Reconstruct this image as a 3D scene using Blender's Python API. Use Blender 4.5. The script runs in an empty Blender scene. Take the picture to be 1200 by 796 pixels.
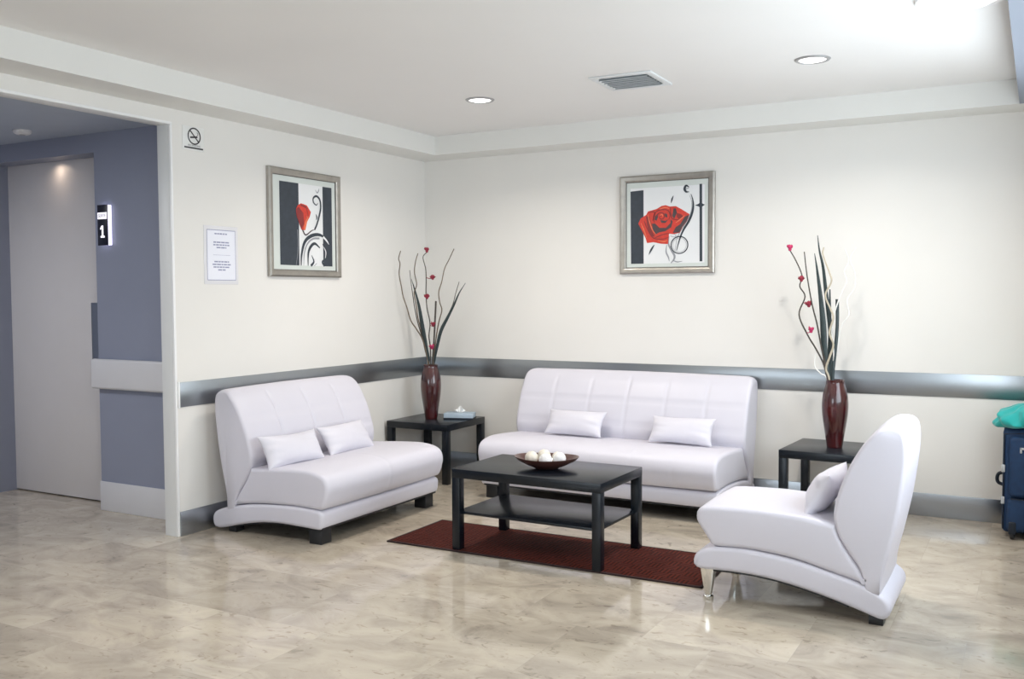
import bpy, bmesh, math, random
from math import sin, cos, pi, radians as R
from mathutils import Vector, Matrix
random.seed(7)
scene = bpy.context.scene
col = scene.collection

# ------------------------------------------------------------------ materials
def new_mat(name):
    m = bpy.data.materials.new(name); m.use_nodes = True
    nt = m.node_tree; b = nt.nodes['Principled BSDF']
    return m, nt, b

def mat(name, color, rough=.5, metal=0., var=.04, scale=6., bump=0., bscale=60., coat=0., spec=.5, stretch=(1, 1, 1), sheen=0.):
    """plain surface with a gentle procedural mottling of its own colour and a fine bump"""
    m, nt, b = new_mat(name); N, L = nt.nodes, nt.links
    tc = N.new('ShaderNodeTexCoord'); mp = N.new('ShaderNodeMapping'); mp.inputs['Scale'].default_value = stretch
    L.new(tc.outputs['Object'], mp.inputs['Vector'])
    no = N.new('ShaderNodeTexNoise'); no.inputs['Scale'].default_value = scale; no.inputs['Detail'].default_value = 4
    L.new(mp.outputs['Vector'], no.inputs['Vector'])
    cr = N.new('ShaderNodeValToRGB')
    cr.color_ramp.elements[0].position = .3; cr.color_ramp.elements[1].position = .7
    cr.color_ramp.elements[0].color = [max(0, c * (1 - var)) for c in color] + [1]
    cr.color_ramp.elements[1].color = [min(1, c * (1 + var)) for c in color] + [1]
    L.new(no.outputs['Fac'], cr.inputs['Fac']); L.new(cr.outputs['Color'], b.inputs['Base Color'])
    b.inputs['Roughness'].default_value = rough; b.inputs['Metallic'].default_value = metal
    b.inputs['Specular IOR Level'].default_value = spec
    b.inputs['Coat Weight'].default_value = coat; b.inputs['Coat Roughness'].default_value = .08
    b.inputs['Sheen Weight'].default_value = sheen
    if bump:
        n2 = N.new('ShaderNodeTexNoise'); n2.inputs['Scale'].default_value = bscale; n2.inputs['Detail'].default_value = 5
        L.new(mp.outputs['Vector'], n2.inputs['Vector'])
        bp = N.new('ShaderNodeBump'); bp.inputs['Strength'].default_value = bump; bp.inputs['Distance'].default_value = .004
        L.new(n2.outputs['Fac'], bp.inputs['Height']); L.new(bp.outputs['Normal'], b.inputs['Normal'])
    return m

def emit(name, color, strength):
    m, nt, b = new_mat(name)
    b.inputs['Base Color'].default_value = (*color, 1); b.inputs['Emission Color'].default_value = (*color, 1)
    b.inputs['Emission Strength'].default_value = strength
    return m

def floor_mat():
    m, nt, b = new_mat('polished_travertine'); N, L = nt.nodes, nt.links
    tc = N.new('ShaderNodeTexCoord'); mp = N.new('ShaderNodeMapping')
    mp.inputs['Location'].default_value = (-.043 + 20 * .59, 3.445 + 20 * .574, 0)
    L.new(tc.outputs['Object'], mp.inputs['Vector'])
    def brick(c1, c2, mortar, ms):
        br = N.new('ShaderNodeTexBrick'); br.offset = .5; br.squash = 1
        br.inputs['Scale'].default_value = 1; br.inputs['Brick Width'].default_value = .59; br.inputs['Row Height'].default_value = .574
        br.inputs['Mortar Size'].default_value = ms; br.inputs['Mortar Smooth'].default_value = .3
        br.inputs['Color1'].default_value = c1; br.inputs['Color2'].default_value = c2; br.inputs['Mortar'].default_value = mortar
        L.new(mp.outputs['Vector'], br.inputs['Vector']); return br
    br = brick((0, 0, 0, 1), (1, 1, 1, 1), (.5, .5, .5, 1), 0.0)
    jn = brick((0, 0, 0, 1), (0, 0, 0, 1), (1, 1, 1, 1), .0018)
    # per tile offset of the veining
    off = N.new('ShaderNodeVectorMath'); off.operation = 'MULTIPLY_ADD'
    L.new(br.outputs['Color'], off.inputs[0]); off.inputs[1].default_value = (37, 19, 5); L.new(tc.outputs['Object'], off.inputs[2])
    mv = N.new('ShaderNodeMapping'); mv.inputs['Scale'].default_value = (1.5, 2.3, 1); mv.inputs['Rotation'].default_value = (0, 0, R(22))
    L.new(off.outputs['Vector'], mv.inputs['Vector'])
    v1 = N.new('ShaderNodeTexNoise'); v1.inputs['Scale'].default_value = 2.2; v1.inputs['Detail'].default_value = 9; v1.inputs['Roughness'].default_value = .62; v1.inputs['Distortion'].default_value = .9
    L.new(mv.outputs['Vector'], v1.inputs['Vector'])
    r1 = N.new('ShaderNodeValToRGB'); e = r1.color_ramp.elements
    e[0].position = .25; e[0].color = (.300, .255, .210, 1)
    e[1].position = .75; e[1].color = (.600, .530, .430, 1)
    k = e.new(.44); k.color = (.440, .382, .310, 1); k = e.new(.56); k.color = (.520, .455, .365, 1)
    L.new(v1.outputs['Fac'], r1.inputs['Fac'])
    # small dark pits and streaks
    v2 = N.new('ShaderNodeTexNoise'); v2.inputs['Scale'].default_value = 9; v2.inputs['Detail'].default_value = 6; v2.inputs['Distortion'].default_value = 1.5
    L.new(mv.outputs['Vector'], v2.inputs['Vector'])
    r2 = N.new('ShaderNodeValToRGB'); r2.color_ramp.elements[0].position = .30; r2.color_ramp.elements[1].position = .40
    r2.color_ramp.elements[0].color = (.60, .57, .55, 1); r2.color_ramp.elements[1].color = (1, 1, 1, 1)
    L.new(v2.outputs['Fac'], r2.inputs['Fac'])
    mx = N.new('ShaderNodeMix'); mx.data_type = 'RGBA'; mx.blend_type = 'MULTIPLY'; mx.inputs['Factor'].default_value = .8
    L.new(r1.outputs['Color'], mx.inputs['A']); L.new(r2.outputs['Color'], mx.inputs['B'])
    # per tile shade
    sh = N.new('ShaderNodeMapRange'); sh.inputs['To Min'].default_value = .87; sh.inputs['To Max'].default_value = 1.08
    L.new(br.outputs['Color'], sh.inputs['Value'])
    m2 = N.new('ShaderNodeVectorMath'); m2.operation = 'SCALE'
    L.new(mx.outputs['Result'], m2.inputs[0]); L.new(sh.outputs['Result'], m2.inputs['Scale'])
    m3 = N.new('ShaderNodeMix'); m3.data_type = 'RGBA'; m3.inputs['B'].default_value = (.36, .32, .27, 1)
    jf = N.new('ShaderNodeMath'); jf.operation = 'MULTIPLY'; jf.inputs[1].default_value = .55
    L.new(jn.outputs['Color'], jf.inputs[0]); L.new(jf.outputs[0], m3.inputs['Factor']); L.new(m2.outputs['Vector'], m3.inputs['A'])
    L.new(m3.outputs['Result'], b.inputs['Base Color'])
    rr = N.new('ShaderNodeMapRange'); rr.inputs['To Min'].default_value = .055; rr.inputs['To Max'].default_value = .12
    L.new(v1.outputs['Fac'], rr.inputs['Value']); L.new(rr.outputs['Result'], b.inputs['Roughness'])
    bp = N.new('ShaderNodeBump'); bp.inputs['Strength'].default_value = .04; bp.inputs['Distance'].default_value = .01
    v3 = N.new('ShaderNodeTexNoise'); v3.inputs['Scale'].default_value = 3.5
    L.new(tc.outputs['Object'], v3.inputs['Vector']); L.new(v3.outputs['Fac'], bp.inputs['Height']); L.new(bp.outputs['Normal'], b.inputs['Normal'])
    b.inputs['Specular IOR Level'].default_value = .6
    return m

def steel_mat(name, c, rough=.24):
    m, nt, b = new_mat(name); N, L = nt.nodes, nt.links
    tc = N.new('ShaderNodeTexCoord'); mp = N.new('ShaderNodeMapping'); mp.inputs['Scale'].default_value = (2, 2, 240)
    L.new(tc.outputs['Object'], mp.inputs['Vector'])
    no = N.new('ShaderNodeTexNoise'); no.inputs['Scale'].default_value = 3; no.inputs['Detail'].default_value = 3
    L.new(mp.outputs['Vector'], no.inputs['Vector'])
    mr = N.new('ShaderNodeMapRange'); mr.inputs['To Min'].default_value = rough * .8; mr.inputs['To Max'].default_value = rough * 1.2
    L.new(no.outputs['Fac'], mr.inputs['Value']); L.new(mr.outputs['Result'], b.inputs['Roughness'])
    b.inputs['Base Color'].default_value = (*c, 1); b.inputs['Metallic'].default_value = 1
    b.inputs['Anisotropic'].default_value = .0
    bp = N.new('ShaderNodeBump'); bp.inputs['Strength'].default_value = .05; bp.inputs['Distance'].default_value = .001
    L.new(no.outputs['Fac'], bp.inputs['Height']); L.new(bp.outputs['Normal'], b.inputs['Normal'])
    return m

def rug_mat():
    m, nt, b = new_mat('rug_weave'); N, L = nt.nodes, nt.links
    tc = N.new('ShaderNodeTexCoord')
    ck = N.new('ShaderNodeTexChecker'); ck.inputs['Scale'].default_value = 14
    L.new(tc.outputs['Object'], ck.inputs['Vector'])
    w1 = N.new('ShaderNodeTexWave'); w1.bands_direction = 'X'; w1.inputs['Scale'].default_value = 14; w1.inputs['Distortion'].default_value = .6
    w2 = N.new('ShaderNodeTexWave'); w2.bands_direction = 'Y'; w2.inputs['Scale'].default_value = 14; w2.inputs['Distortion'].default_value = .6
    for w in (w1, w2): L.new(tc.outputs['Object'], w.inputs['Vector'])
    mx = N.new('ShaderNodeMix'); L.new(ck.outputs['Fac'], mx.inputs['Factor']); L.new(w1.outputs['Fac'], mx.inputs['A']); L.new(w2.outputs['Fac'], mx.inputs['B'])
    cr = N.new('ShaderNodeValToRGB'); cr.color_ramp.elements[0].color = (.022, .004, .003, 1); cr.color_ramp.elements[1].color = (.110, .018, .010, 1)
    L.new(mx.outputs['Result'], cr.inputs['Fac']); L.new(cr.outputs['Color'], b.inputs['Base Color'])
    b.inputs['Roughness'].default_value = .9; b.inputs['Specular IOR Level'].default_value = .2
    bp = N.new('ShaderNodeBump'); bp.inputs['Strength'].default_value = .6; bp.inputs['Distance'].default_value = .003
    L.new(mx.outputs['Result'], bp.inputs['Height']); L.new(bp.outputs['Normal'], b.inputs['Normal'])
    return m

def lacquer_mat():
    m, nt, b = new_mat('red_lacquer'); N, L = nt.nodes, nt.links
    tc = N.new('ShaderNodeTexCoord'); mp = N.new('ShaderNodeMapping'); mp.inputs['Scale'].default_value = (2, 2, 1.5); mp.inputs['Rotation'].default_value = (R(8), 0, 0)
    L.new(tc.outputs['Object'], mp.inputs['Vector'])
    no = N.new('ShaderNodeTexNoise'); no.inputs['Scale'].default_value = 6; no.inputs['Detail'].default_value = 5
    L.new(mp.outputs['Vector'], no.inputs['Vector'])
    cr = N.new('ShaderNodeValToRGB'); cr.color_ramp.elements[0].position = .3; cr.color_ramp.elements[1].position = .75
    cr.color_ramp.elements[0].color = (.022, .002, .003, 1); cr.color_ramp.elements[1].color = (.070, .005, .006, 1)
    L.new(no.outputs['Fac'], cr.inputs['Fac']); L.new(cr.outputs['Color'], b.inputs['Base Color'])
    b.inputs['Roughness'].default_value = .22; b.inputs['Coat Weight'].default_value = .8; b.inputs['Coat Roughness'].default_value = .06
    return m

def glass_mat():
    m = bpy.data.materials.new('window_glass'); m.use_nodes = True; nt = m.node_tree; N, L = nt.nodes, nt.links
    N.clear(); o = N.new('ShaderNodeOutputMaterial'); t = N.new('ShaderNodeBsdfTransparent'); g = N.new('ShaderNodeBsdfGlossy'); x = N.new('ShaderNodeMixShader')
    g.inputs['Roughness'].default_value = .02; t.inputs['Color'].default_value = (.96, .98, .98, 1); x.inputs['Fac'].default_value = .06
    L.new(t.outputs[0], x.inputs[1]); L.new(g.outputs[0], x.inputs[2]); L.new(x.outputs[0], o.inputs['Surface'])
    return m

M = {}
M['wall'] = mat('wall_paint', (.800, .780, .745), .55, var=.012, scale=2, bump=.03, bscale=180)
M['ceil'] = mat('ceiling_paint', (.830, .815, .800), .6, var=.01, scale=2, bump=.03, bscale=180)
M['soffit'] = mat('soffit_paint', (.780, .775, .745), .6, var=.01, scale=2)
M['soffit_shade'] = mat('soffit_backlit_shade', (.26, .29, .35), .6, var=.01)  # backlit shade of the right soffit put into its colour
M['jamb'] = mat('jamb_paint', (.740, .745, .735), .4, var=.01)
M['bead'] = mat('white_corner_bead', (.88, .88, .88), .3, var=.01)
M['blue'] = mat('blue_grey_paint', (.275, .295, .375), .5, var=.02, scale=3)
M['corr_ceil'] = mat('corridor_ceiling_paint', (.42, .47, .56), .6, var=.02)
M['corr_white'] = mat('corridor_white_vinyl', (.70, .69, .70), .4, var=.015)
M['door'] = mat('door_laminate', (.70, .67, .66), .38, var=.02, scale=3)
M['floor'] = floor_mat()
M['steel'] = steel_mat('brushed_steel', (.34, .36, .38), .30)
M['steelb'] = steel_mat('brushed_steel_baseboard', (.38, .40, .43), .3)
M['chrome'] = mat('polished_chrome', (.80, .80, .78), .12, 1, var=.01)
M['leather'] = mat('white_leatherette', (.650, .634, .705), .42, var=.012, scale=4, bump=.12, bscale=240, spec=.45)
M['leather_cushion'] = mat('white_cushion_leatherette', (.675, .660, .728), .45, var=.015, scale=9, bump=.25, bscale=22, spec=.4)
M['black'] = mat('black_brown_laminate', (.005, .008, .013), .27, var=.15, scale=5, bump=.02, bscale=120, spec=.38)
M['blackfoot'] = mat('black_foot', (.012, .013, .016), .45, var=.1)
M['rug'] = rug_mat()
M['rugedge'] = mat('rug_binding', (.022, .008, .008), .85, var=.1)
M['lacquer'] = lacquer_mat()
M['frame'] = mat('champagne_silver_frame', (.40, .375, .34), .34, .75, var=.08, scale=20, stretch=(1, 1, 1))
M['framegap'] = mat('frame_gap_shade', (.10, .09, .085), .5, .2)
M['mat'] = mat('mount_board', (.66, .70, .67), .7, var=.01)
M['p_black'] = mat('print_black', (.032, .042, .058), .55, var=.12, scale=30)
M['p_white'] = mat('print_white', (.80, .81, .82), .55, var=.01)
M['p_grey'] = mat('print_grey', (.32, .33, .36), .55, var=.05)
M['p_red'] = mat('print_red', (.62, .045, .028), .55, var=.1, scale=50)
M['p_dred'] = mat('print_dark_red', (.25, .028, .028), .55, var=.1, scale=50)
M['p_orange'] = mat('print_orange', (.78, .17, .08), .55, var=.08, scale=50)
M['p_dk'] = mat('print_charcoal', (.075, .050, .055), .55, var=.1, scale=50)
M['plate'] = mat('white_plastic', (.82, .82, .80), .35, var=.01)
M['acrylic'] = mat('acrylic_holder', (.80, .79, .82), .15, var=.01)
M['paper'] = mat('paper_sheet', (.84, .85, .93), .6, var=.01)
M['ink'] = mat('blue_grey_ink', (.30, .31, .46), .6)
M['ink_black'] = mat('black_ink', (.03, .025, .03), .6)
M['sign_black'] = mat('sign_face_black', (.010, .010, .022), .3)
M['sign_glow'] = emit('sign_backlight', (.80, .76, 1.), 1.6)
M['sign_white'] = emit('sign_lit_letters', (.95, .92, 1.), .9)
M['lamp'] = emit('lamp_lens', (1., .98, .95), 3.2)
M['dome'] = emit('dome_diffuser', (1., .99, .98), .55)
M['trimring'] = mat('satin_nickel_ring', (.42, .42, .43), .35, .6)
M['vent'] = mat('vent_white_metal', (.72, .74, .75), .4, var=.02)
M['ventdark'] = mat('vent_dark_duct', (.20, .23, .26), .6, var=.2, scale=30)
M['slot'] = mat('outlet_slot', (.10, .09, .08), .6)
M['bowl'] = mat('brown_bowl', (.075, .028, .022), .35, var=.25, scale=18, coat=.3)
M['ball'] = mat('cream_ball', (.74, .69, .60), .6, var=.16, scale=38, bump=.6, bscale=55)
M['ball2'] = mat('white_ball', (.82, .81, .80), .6, var=.12, scale=50, bump=.6, bscale=55)
M['tissuebox'] = mat('pale_blue_card', (.42, .51, .60), .55, var=.06, scale=20)
M['tissue'] = mat('white_tissue', (.88, .88, .88), .8, bump=.4, bscale=60)
M['twig_dark'] = mat('dark_twig', (.060, .050, .042), .7, var=.2, scale=40)
M['twig_brown'] = mat('brown_twig', (.150, .110, .075), .7, var=.2, scale=40)
M['twig_tan'] = mat('tan_twig', (.50, .44, .34), .7, var=.12, scale=40)
M['twig_pale'] = mat('pale_twig', (.78, .77, .74), .7, var=.05, scale=40)
M['leaf'] = mat('dark_green_leaf', (.022, .036, .038), .45, var=.25, scale=30)
M['pink'] = mat('magenta_petal', (.50, .030, .120), .6, var=.2, scale=60)
M['crimson'] = mat('crimson_petal', (.280, .016, .040), .6, var=.25, scale=60)
M['navy'] = mat('navy_nylon', (.004, .030, .092), .7, var=.15, scale=30, bump=.3, bscale=500)
M['navyd'] = mat('dark_navy_trim', (.004, .010, .022), .6)
M['silver'] = mat('silver_plastic', (.50, .52, .54), .35, .3)
M['teal'] = mat('teal_fabric', (.010, .420, .400), .7, var=.12, scale=12, bump=.2, bscale=90, sheen=.3)
M['glass'] = glass_mat()
M['window_frame'] = mat('window_frame_metal', (.35, .36, .38), .4, .5)
M['grey_wall'] = mat('front_wall_paint', (.55, .56, .58), .55, var=.02)
M['wood'] = mat('warm_wood', (.52, .36, .20), .45, var=.15, scale=6, stretch=(6, 6, .6))
M['charcoal'] = mat('charcoal_panel', (.05, .055, .06), .5)

# ------------------------------------------------------------------ helpers
def ob(name, bm, mats, parent=None, smooth=True, angle=40, caps=False):
    me = bpy.data.meshes.new(name); bm.normal_update(); bm.to_mesh(me); bm.free()
    if not isinstance(mats, (list, tuple)): mats = [mats]
    for m in mats: me.materials.append(M[m] if isinstance(m, str) else m)
    o = bpy.data.objects.new(name, me); col.objects.link(o)
    if parent: o.parent = parent
    if smooth:
        for p in me.polygons: p.use_smooth = not (caps and abs(p.normal.x) > .9995)
        me.set_sharp_from_angle(angle=R(angle))
    return o

def tag(o, label=None, cat=None, group=None, kind=None):
    if label: o['label'] = label
    if cat: o['category'] = cat
    if group: o['group'] = group
    if kind: o['kind'] = kind
    return o

def thing(name, label, cat, loc=(0, 0, 0), rz=0., group=None):
    o = bpy.data.objects.new(name, None); col.objects.link(o)
    o.location = loc; o.rotation_euler = (0, 0, rz); o.empty_display_size = .1
    return tag(o, label, cat, group)

def struct(name, bm, mats, parent=None, **k):
    o = ob(name, bm, mats, parent, **k)
    if parent is None: o['kind'] = 'structure'
    return o

def box(bm, x0, x1, y0, y1, z0, z1, bev=0., seg=2, mi=0):
    r = bmesh.ops.create_cube(bm, size=1)
    bmesh.ops.scale(bm, vec=(x1 - x0, y1 - y0, z1 - z0), verts=r['verts'])
    bmesh.ops.translate(bm, vec=((x0 + x1) / 2, (y0 + y1) / 2, (z0 + z1) / 2), verts=r['verts'])
    fs = list({f for v in r['verts'] for f in v.link_faces})
    for f in fs: f.material_index = mi
    if bev:
        es = list({e for v in r['verts'] for e in v.link_edges})
        bmesh.ops.bevel(bm, geom=es, offset=bev, segments=seg, affect='EDGES', profile=.5, clamp_overlap=True, material=-1)
    return bm

def B(*a, **k):
    bm = bmesh.new(); return box(bm, *a, **k)

def lathe(bm, prof, n=48, mi=0, center=(0, 0, 0)):
    rings = []
    for r, z in prof:
        if r < 1e-6: rings.append([bm.verts.new((center[0], center[1], center[2] + z))])
        else: rings.append([bm.verts.new((center[0] + r * cos(2 * pi * i / n), center[1] + r * sin(2 * pi * i / n), center[2] + z)) for i in range(n)])
    for a, b in zip(rings, rings[1:]):
        for i in range(n):
            j = (i + 1) % n
            if len(a) == 1 and len(b) == 1: continue
            if len(a) == 1: f = bm.faces.new((a[0], b[j], b[i]))
            elif len(b) == 1: f = bm.faces.new((a[i], a[j], b[0]))
            else: f = bm.faces.new((a[i], a[j], b[j], b[i]))
            f.material_index = mi
    bmesh.ops.recalc_face_normals(bm, faces=bm.faces)
    return bm

def catmull(pts, n=6, closed=False):
    P = [Vector(p) for p in pts]; out = []
    N = len(P)
    rng = range(N) if closed else range(N - 1)
    for i in rng:
        if closed: p0, p1, p2, p3 = P[i - 1], P[i], P[(i + 1) % N], P[(i + 2) % N]
        else:
            p1, p2 = P[i], P[i + 1]
            p0 = P[i - 1] if i > 0 else p1 * 2 - p2
            p3 = P[i + 2] if i + 2 < N else p2 * 2 - p1
        for k in range(n):
            t = k / n
            out.append(.5 * ((2 * p1) + (p2 - p0) * t + (2 * p0 - 5 * p1 + 4 * p2 - p3) * t * t + (3 * p1 - p0 - 3 * p2 + p3) * t ** 3))
    if not closed: out.append(P[-1])
    return out

def tube(bm, pts, rad, n=8, flat=1., mi=0):
    """pts list of Vectors; rad number or list; flat squashes one axis"""
    P = [Vector(p) for p in pts]; N = len(P)
    if not isinstance(rad, (list, tuple)): rad = [rad] * N
    up = Vector((0, 1, 0)); rings = []
    for i, p in enumerate(P):
        t = (P[min(i + 1, N - 1)] - P[max(i - 1, 0)]).normalized()
        s = t.cross(up)
        if s.length < 1e-3: s = t.cross(Vector((1, 0, 0)))
        s.normalize(); u = s.cross(t).normalized()
        rings.append([bm.verts.new(p + s * rad[i] * cos(2 * pi * k / n) + u * rad[i] * flat * sin(2 * pi * k / n)) for k in range(n)])
    for a, b in zip(rings, rings[1:]):
        for k in range(n):
            f = bm.faces.new((a[k], a[(k + 1) % n], b[(k + 1) % n], b[k])); f.material_index = mi
    f = bm.faces.new(rings[0]); f.material_index = mi; f = bm.faces.new(rings[-1][::-1]); f.material_index = mi
    bmesh.ops.recalc_face_normals(bm, faces=bm.faces)
    return bm

def resample_rad(r0, r1, n, peak=None):
    if peak is None: return [r0 + (r1 - r0) * i / (n - 1) for i in range(n)]
    out = []
    for i in range(n):
        t = i / (n - 1)
        out.append(max(r1, (r0 + (peak - r0) * sin(min(1, t / .45) * pi / 2)) if t < .45 else peak + (r1 - peak) * ((t - .45) / .55) ** 1.1))
    return out

# --- closed profiles in (d, z); an entry with a third value is a sharp corner
def smooth_profile(pts, step=.016):
    N = len(pts); cor = [i for i, p in enumerate(pts) if len(p) > 2]
    if not cor:
        raw = [(v.x, v.y) for v in catmull([(p[0], p[1], 0) for p in pts], 8, True)]
    else:
        raw = []
        for a, i in enumerate(cor):
            j = cor[(a + 1) % len(cor)]
            seq = []; k = i
            while True:
                seq.append((pts[k][0], pts[k][1], 0))
                if k == j and len(seq) > 1: break
                k = (k + 1) % N
            c = catmull(seq, 8)
            raw += [(v.x, v.y) for v in c[:-1]]
    # uniform resample by arc length, keeping the corners
    out = [raw[0]]; acc = 0
    keep = {(round(pts[i][0], 5), round(pts[i][1], 5)) for i in cor}
    for p, q in zip(raw, raw[1:] + raw[:1]):
        acc += math.dist(p, q)
        if acc >= step or (round(q[0], 5), round(q[1], 5)) in keep:
            out.append(q); acc = 0
    if math.dist(out[0], out[-1]) < 1e-4: out.pop()
    # orient counter clockwise
    A = sum(a[0] * b[1] - b[0] * a[1] for a, b in zip(out, out[1:] + out[:1]))
    if A < 0: out.reverse()
    return out

def upholstery(prof, W, r=.02, step_w=.02, push=None, top_round=None, crown=0., ri=None, foot_z=None):
    """sweep a side profile over the width W with soft edges.
    local axes: x across, y = -d (front is -y), z up. push(w, d, z, n) -> inward distance"""
    n = len(prof)
    nor = []
    for i in range(n):
        a, b = prof[i - 1], prof[(i + 1) % n]
        tx, tz = b[0] - a[0], b[1] - a[1]; l = math.hypot(tx, tz) or 1
        nor.append((tz / l, -tx / l))
    ws = []
    K = 6
    ri = ri or r
    for k in range(K): t = k / K * pi / 2; ws.append((-W / 2 + r * (1 - cos(t)), ri * (1 - sin(t))))
    m = max(2, int((W - 2 * r) / step_w))
    mid = [(-W / 2 + r + (W - 2 * r) * i / m, 0.) for i in range(m + 1)]
    # edge rows: start on the side face (inset r) and come round to the full section
    rows = ws + mid + [(-w, ins) for w, ins in reversed(ws)]
    bm = bmesh.new(); R_ = []
    ztop = max(p[1] for p in prof)
    for w, ins in rows:
        ring = []
        for (d, z), (nx, nz) in zip(prof, nor):
            q = ins * (1 if not foot_z else max(.12, min(1., (z - foot_z) / .16))) + (push(w, d, z, (nx, nz)) if push else 0.)
            cw = crown * (1 - (2 * w / W) ** 2)
            dd, zz = d - nx * (q - cw), z - nz * (q - cw)
            ww = w
            if top_round and zz > ztop - top_round:
                h = min(1., (zz - (ztop - top_round)) / top_round)
                lim = W / 2 - top_round * (1 - math.sqrt(max(0, 1 - h * h)))
                ww = w * lim / (W / 2)
            ring.append(bm.verts.new((ww, -dd, zz)))
        R_.append(ring)
    for a, b in zip(R_, R_[1:]):
        for k in range(n): bm.faces.new((a[k], a[(k + 1) % n], b[(k + 1) % n], b[k]))
    for ring in (R_[0], R_[-1]):
        f = bm.faces.new(ring)
        tr = bmesh.ops.triangulate(bm, faces=[f], ngon_method='BEAUTY')
        fs = tr['faces']; es = [e for e in {e for q in fs for e in q.edges} if all(l in fs for l in e.link_faces)]
        bmesh.ops.beautify_fill(bm, faces=fs, edges=es)
    bmesh.ops.recalc_face_normals(bm, faces=bm.faces)
    return bm

def piping_bm(prof, x, r=.0035, inset=.004):
    n = len(prof); c = []
    for i in range(n):
        a, b = prof[i - 1], prof[(i + 1) % n]
        tx, tz = b[0] - a[0], b[1] - a[1]; l = math.hypot(tx, tz) or 1
        c.append(Vector((x, -(prof[i][0] - tz / l * inset), prof[i][1] + tx / l * inset)))
    bm = bmesh.new(); rings = []; m = 6
    for i in range(n):
        t = (c[(i + 1) % n] - c[i - 1]).normalized(); s = Vector((1, 0, 0)); u = t.cross(s).normalized()
        rings.append([bm.verts.new(c[i] + s * r * cos(2 * pi * k / m) + u * r * sin(2 * pi * k / m)) for k in range(m)])
    for i in range(n):
        a, b = rings[i], rings[(i + 1) % n]
        for k in range(m): bm.faces.new((a[k], a[(k + 1) % m], b[(k + 1) % m], b[k]))
    bmesh.ops.recalc_face_normals(bm, faces=bm.faces)
    return bm

def pillow_bm(a, b, t, seed=0, pinch=.13, N=40, wr=.007):
    rnd = random.Random(seed); ph = [rnd.uniform(0, 6) for _ in range(6)]
    bm = bmesh.new(); g = {}
    for s in (1, -1):
        for i in range(N + 1):
            for j in range(N + 1):
                u, v = -1 + 2 * i / N, -1 + 2 * j / N
                u, v = sin(u * pi / 2), sin(v * pi / 2)
                edge = i in (0, N) or j in (0, N)
                if s == -1 and edge: g[(s, i, j)] = g[(1, i, j)]; continue
                x = a * u * (1 - pinch * .6 * (1 - v * v)) ; y = b * v * (1 - pinch * (1 - u * u))
                h = (max(0, 1 - abs(u) ** 3.2) * max(0, 1 - abs(v) ** 2.6)) ** .55
                cr = (abs(u) ** 3) * (sin(7 * v + ph[0]) + .6 * sin(13 * v + 3 * u + ph[1])) + .5 * (abs(v) ** 3) * sin(9 * u + ph[2])
                z = s * (t * h) + (wr * cr * h * s) + wr * 1.2 * sin(3 * u + ph[3]) * v
                g[(s, i, j)] = bm.verts.new((x, y, z))
    for s in (1, -1):
        for i in range(N):
            for j in range(N):
                q = [g[(s, i, j)], g[(s, i + 1, j)], g[(s, i + 1, j + 1)], g[(s, i, j + 1)]]
                if s < 0: q.reverse()
                try: bm.faces.new(q)
                except ValueError: pass
    bmesh.ops.recalc_face_normals(bm, faces=bm.faces)
    return bm

def text_bm(s, size, depth=.0006):
    cu = bpy.data.curves.new('t', 'FONT'); cu.body = s; cu.size = size; cu.align_x = 'CENTER'; cu.align_y = 'CENTER'; cu.extrude = depth
    o = bpy.data.objects.new('t', cu); col.objects.link(o)
    bpy.context.view_layer.update()
    me = bpy.data.meshes.new_from_object(o.evaluated_get(bpy.context.evaluated_depsgraph_get()))
    bpy.data.objects.remove(o); bpy.data.curves.remove(cu)
    bm = bmesh.new(); bm.from_mesh(me); bpy.data.meshes.remove(me)
    return bm

def copy_tree(o, parent=None):
    c = o.copy(); col.objects.link(c)
    if parent: c.parent = parent
    for ch in list(o.children): copy_tree(ch, c)
    return c

SKY, EXPO, DLK, CORR = 7.1, 0.0, 1.15, 32
# ------------------------------------------------------------------ room shell
XR, YF, HC, HS, DL, DB = 4.563, -9.9, 2.6355, 2.4923, .2829, .2744
ST0, ST1, BB = .7611, .9078, .1446
OY0, OY1, OH, TW = -2.605, -4.75, 2.405, .10       # opening in the left wall
CH = 2.475                                          # corridor ceiling
struct('floor', B(-3.4, XR + .12, YF - .12, .1, -.1, 0), 'floor', smooth=False)
struct('ceiling', B(-TW, XR + .12, YF - .12, .1, HC, HC + .1), 'ceil', smooth=False)
struct('wall_back', B(-TW, XR + .12, 0, .12, 0, HC), 'wall', smooth=False)
bm = bmesh.new()
box(bm, -TW, 0, OY0, 0, 0, HC); box(bm, -TW, 0, OY1, OY0, OH, HC); box(bm, -TW, 0, YF, OY1, 0, HC)
struct('wall_left', bm, 'wall', smooth=False)
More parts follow.
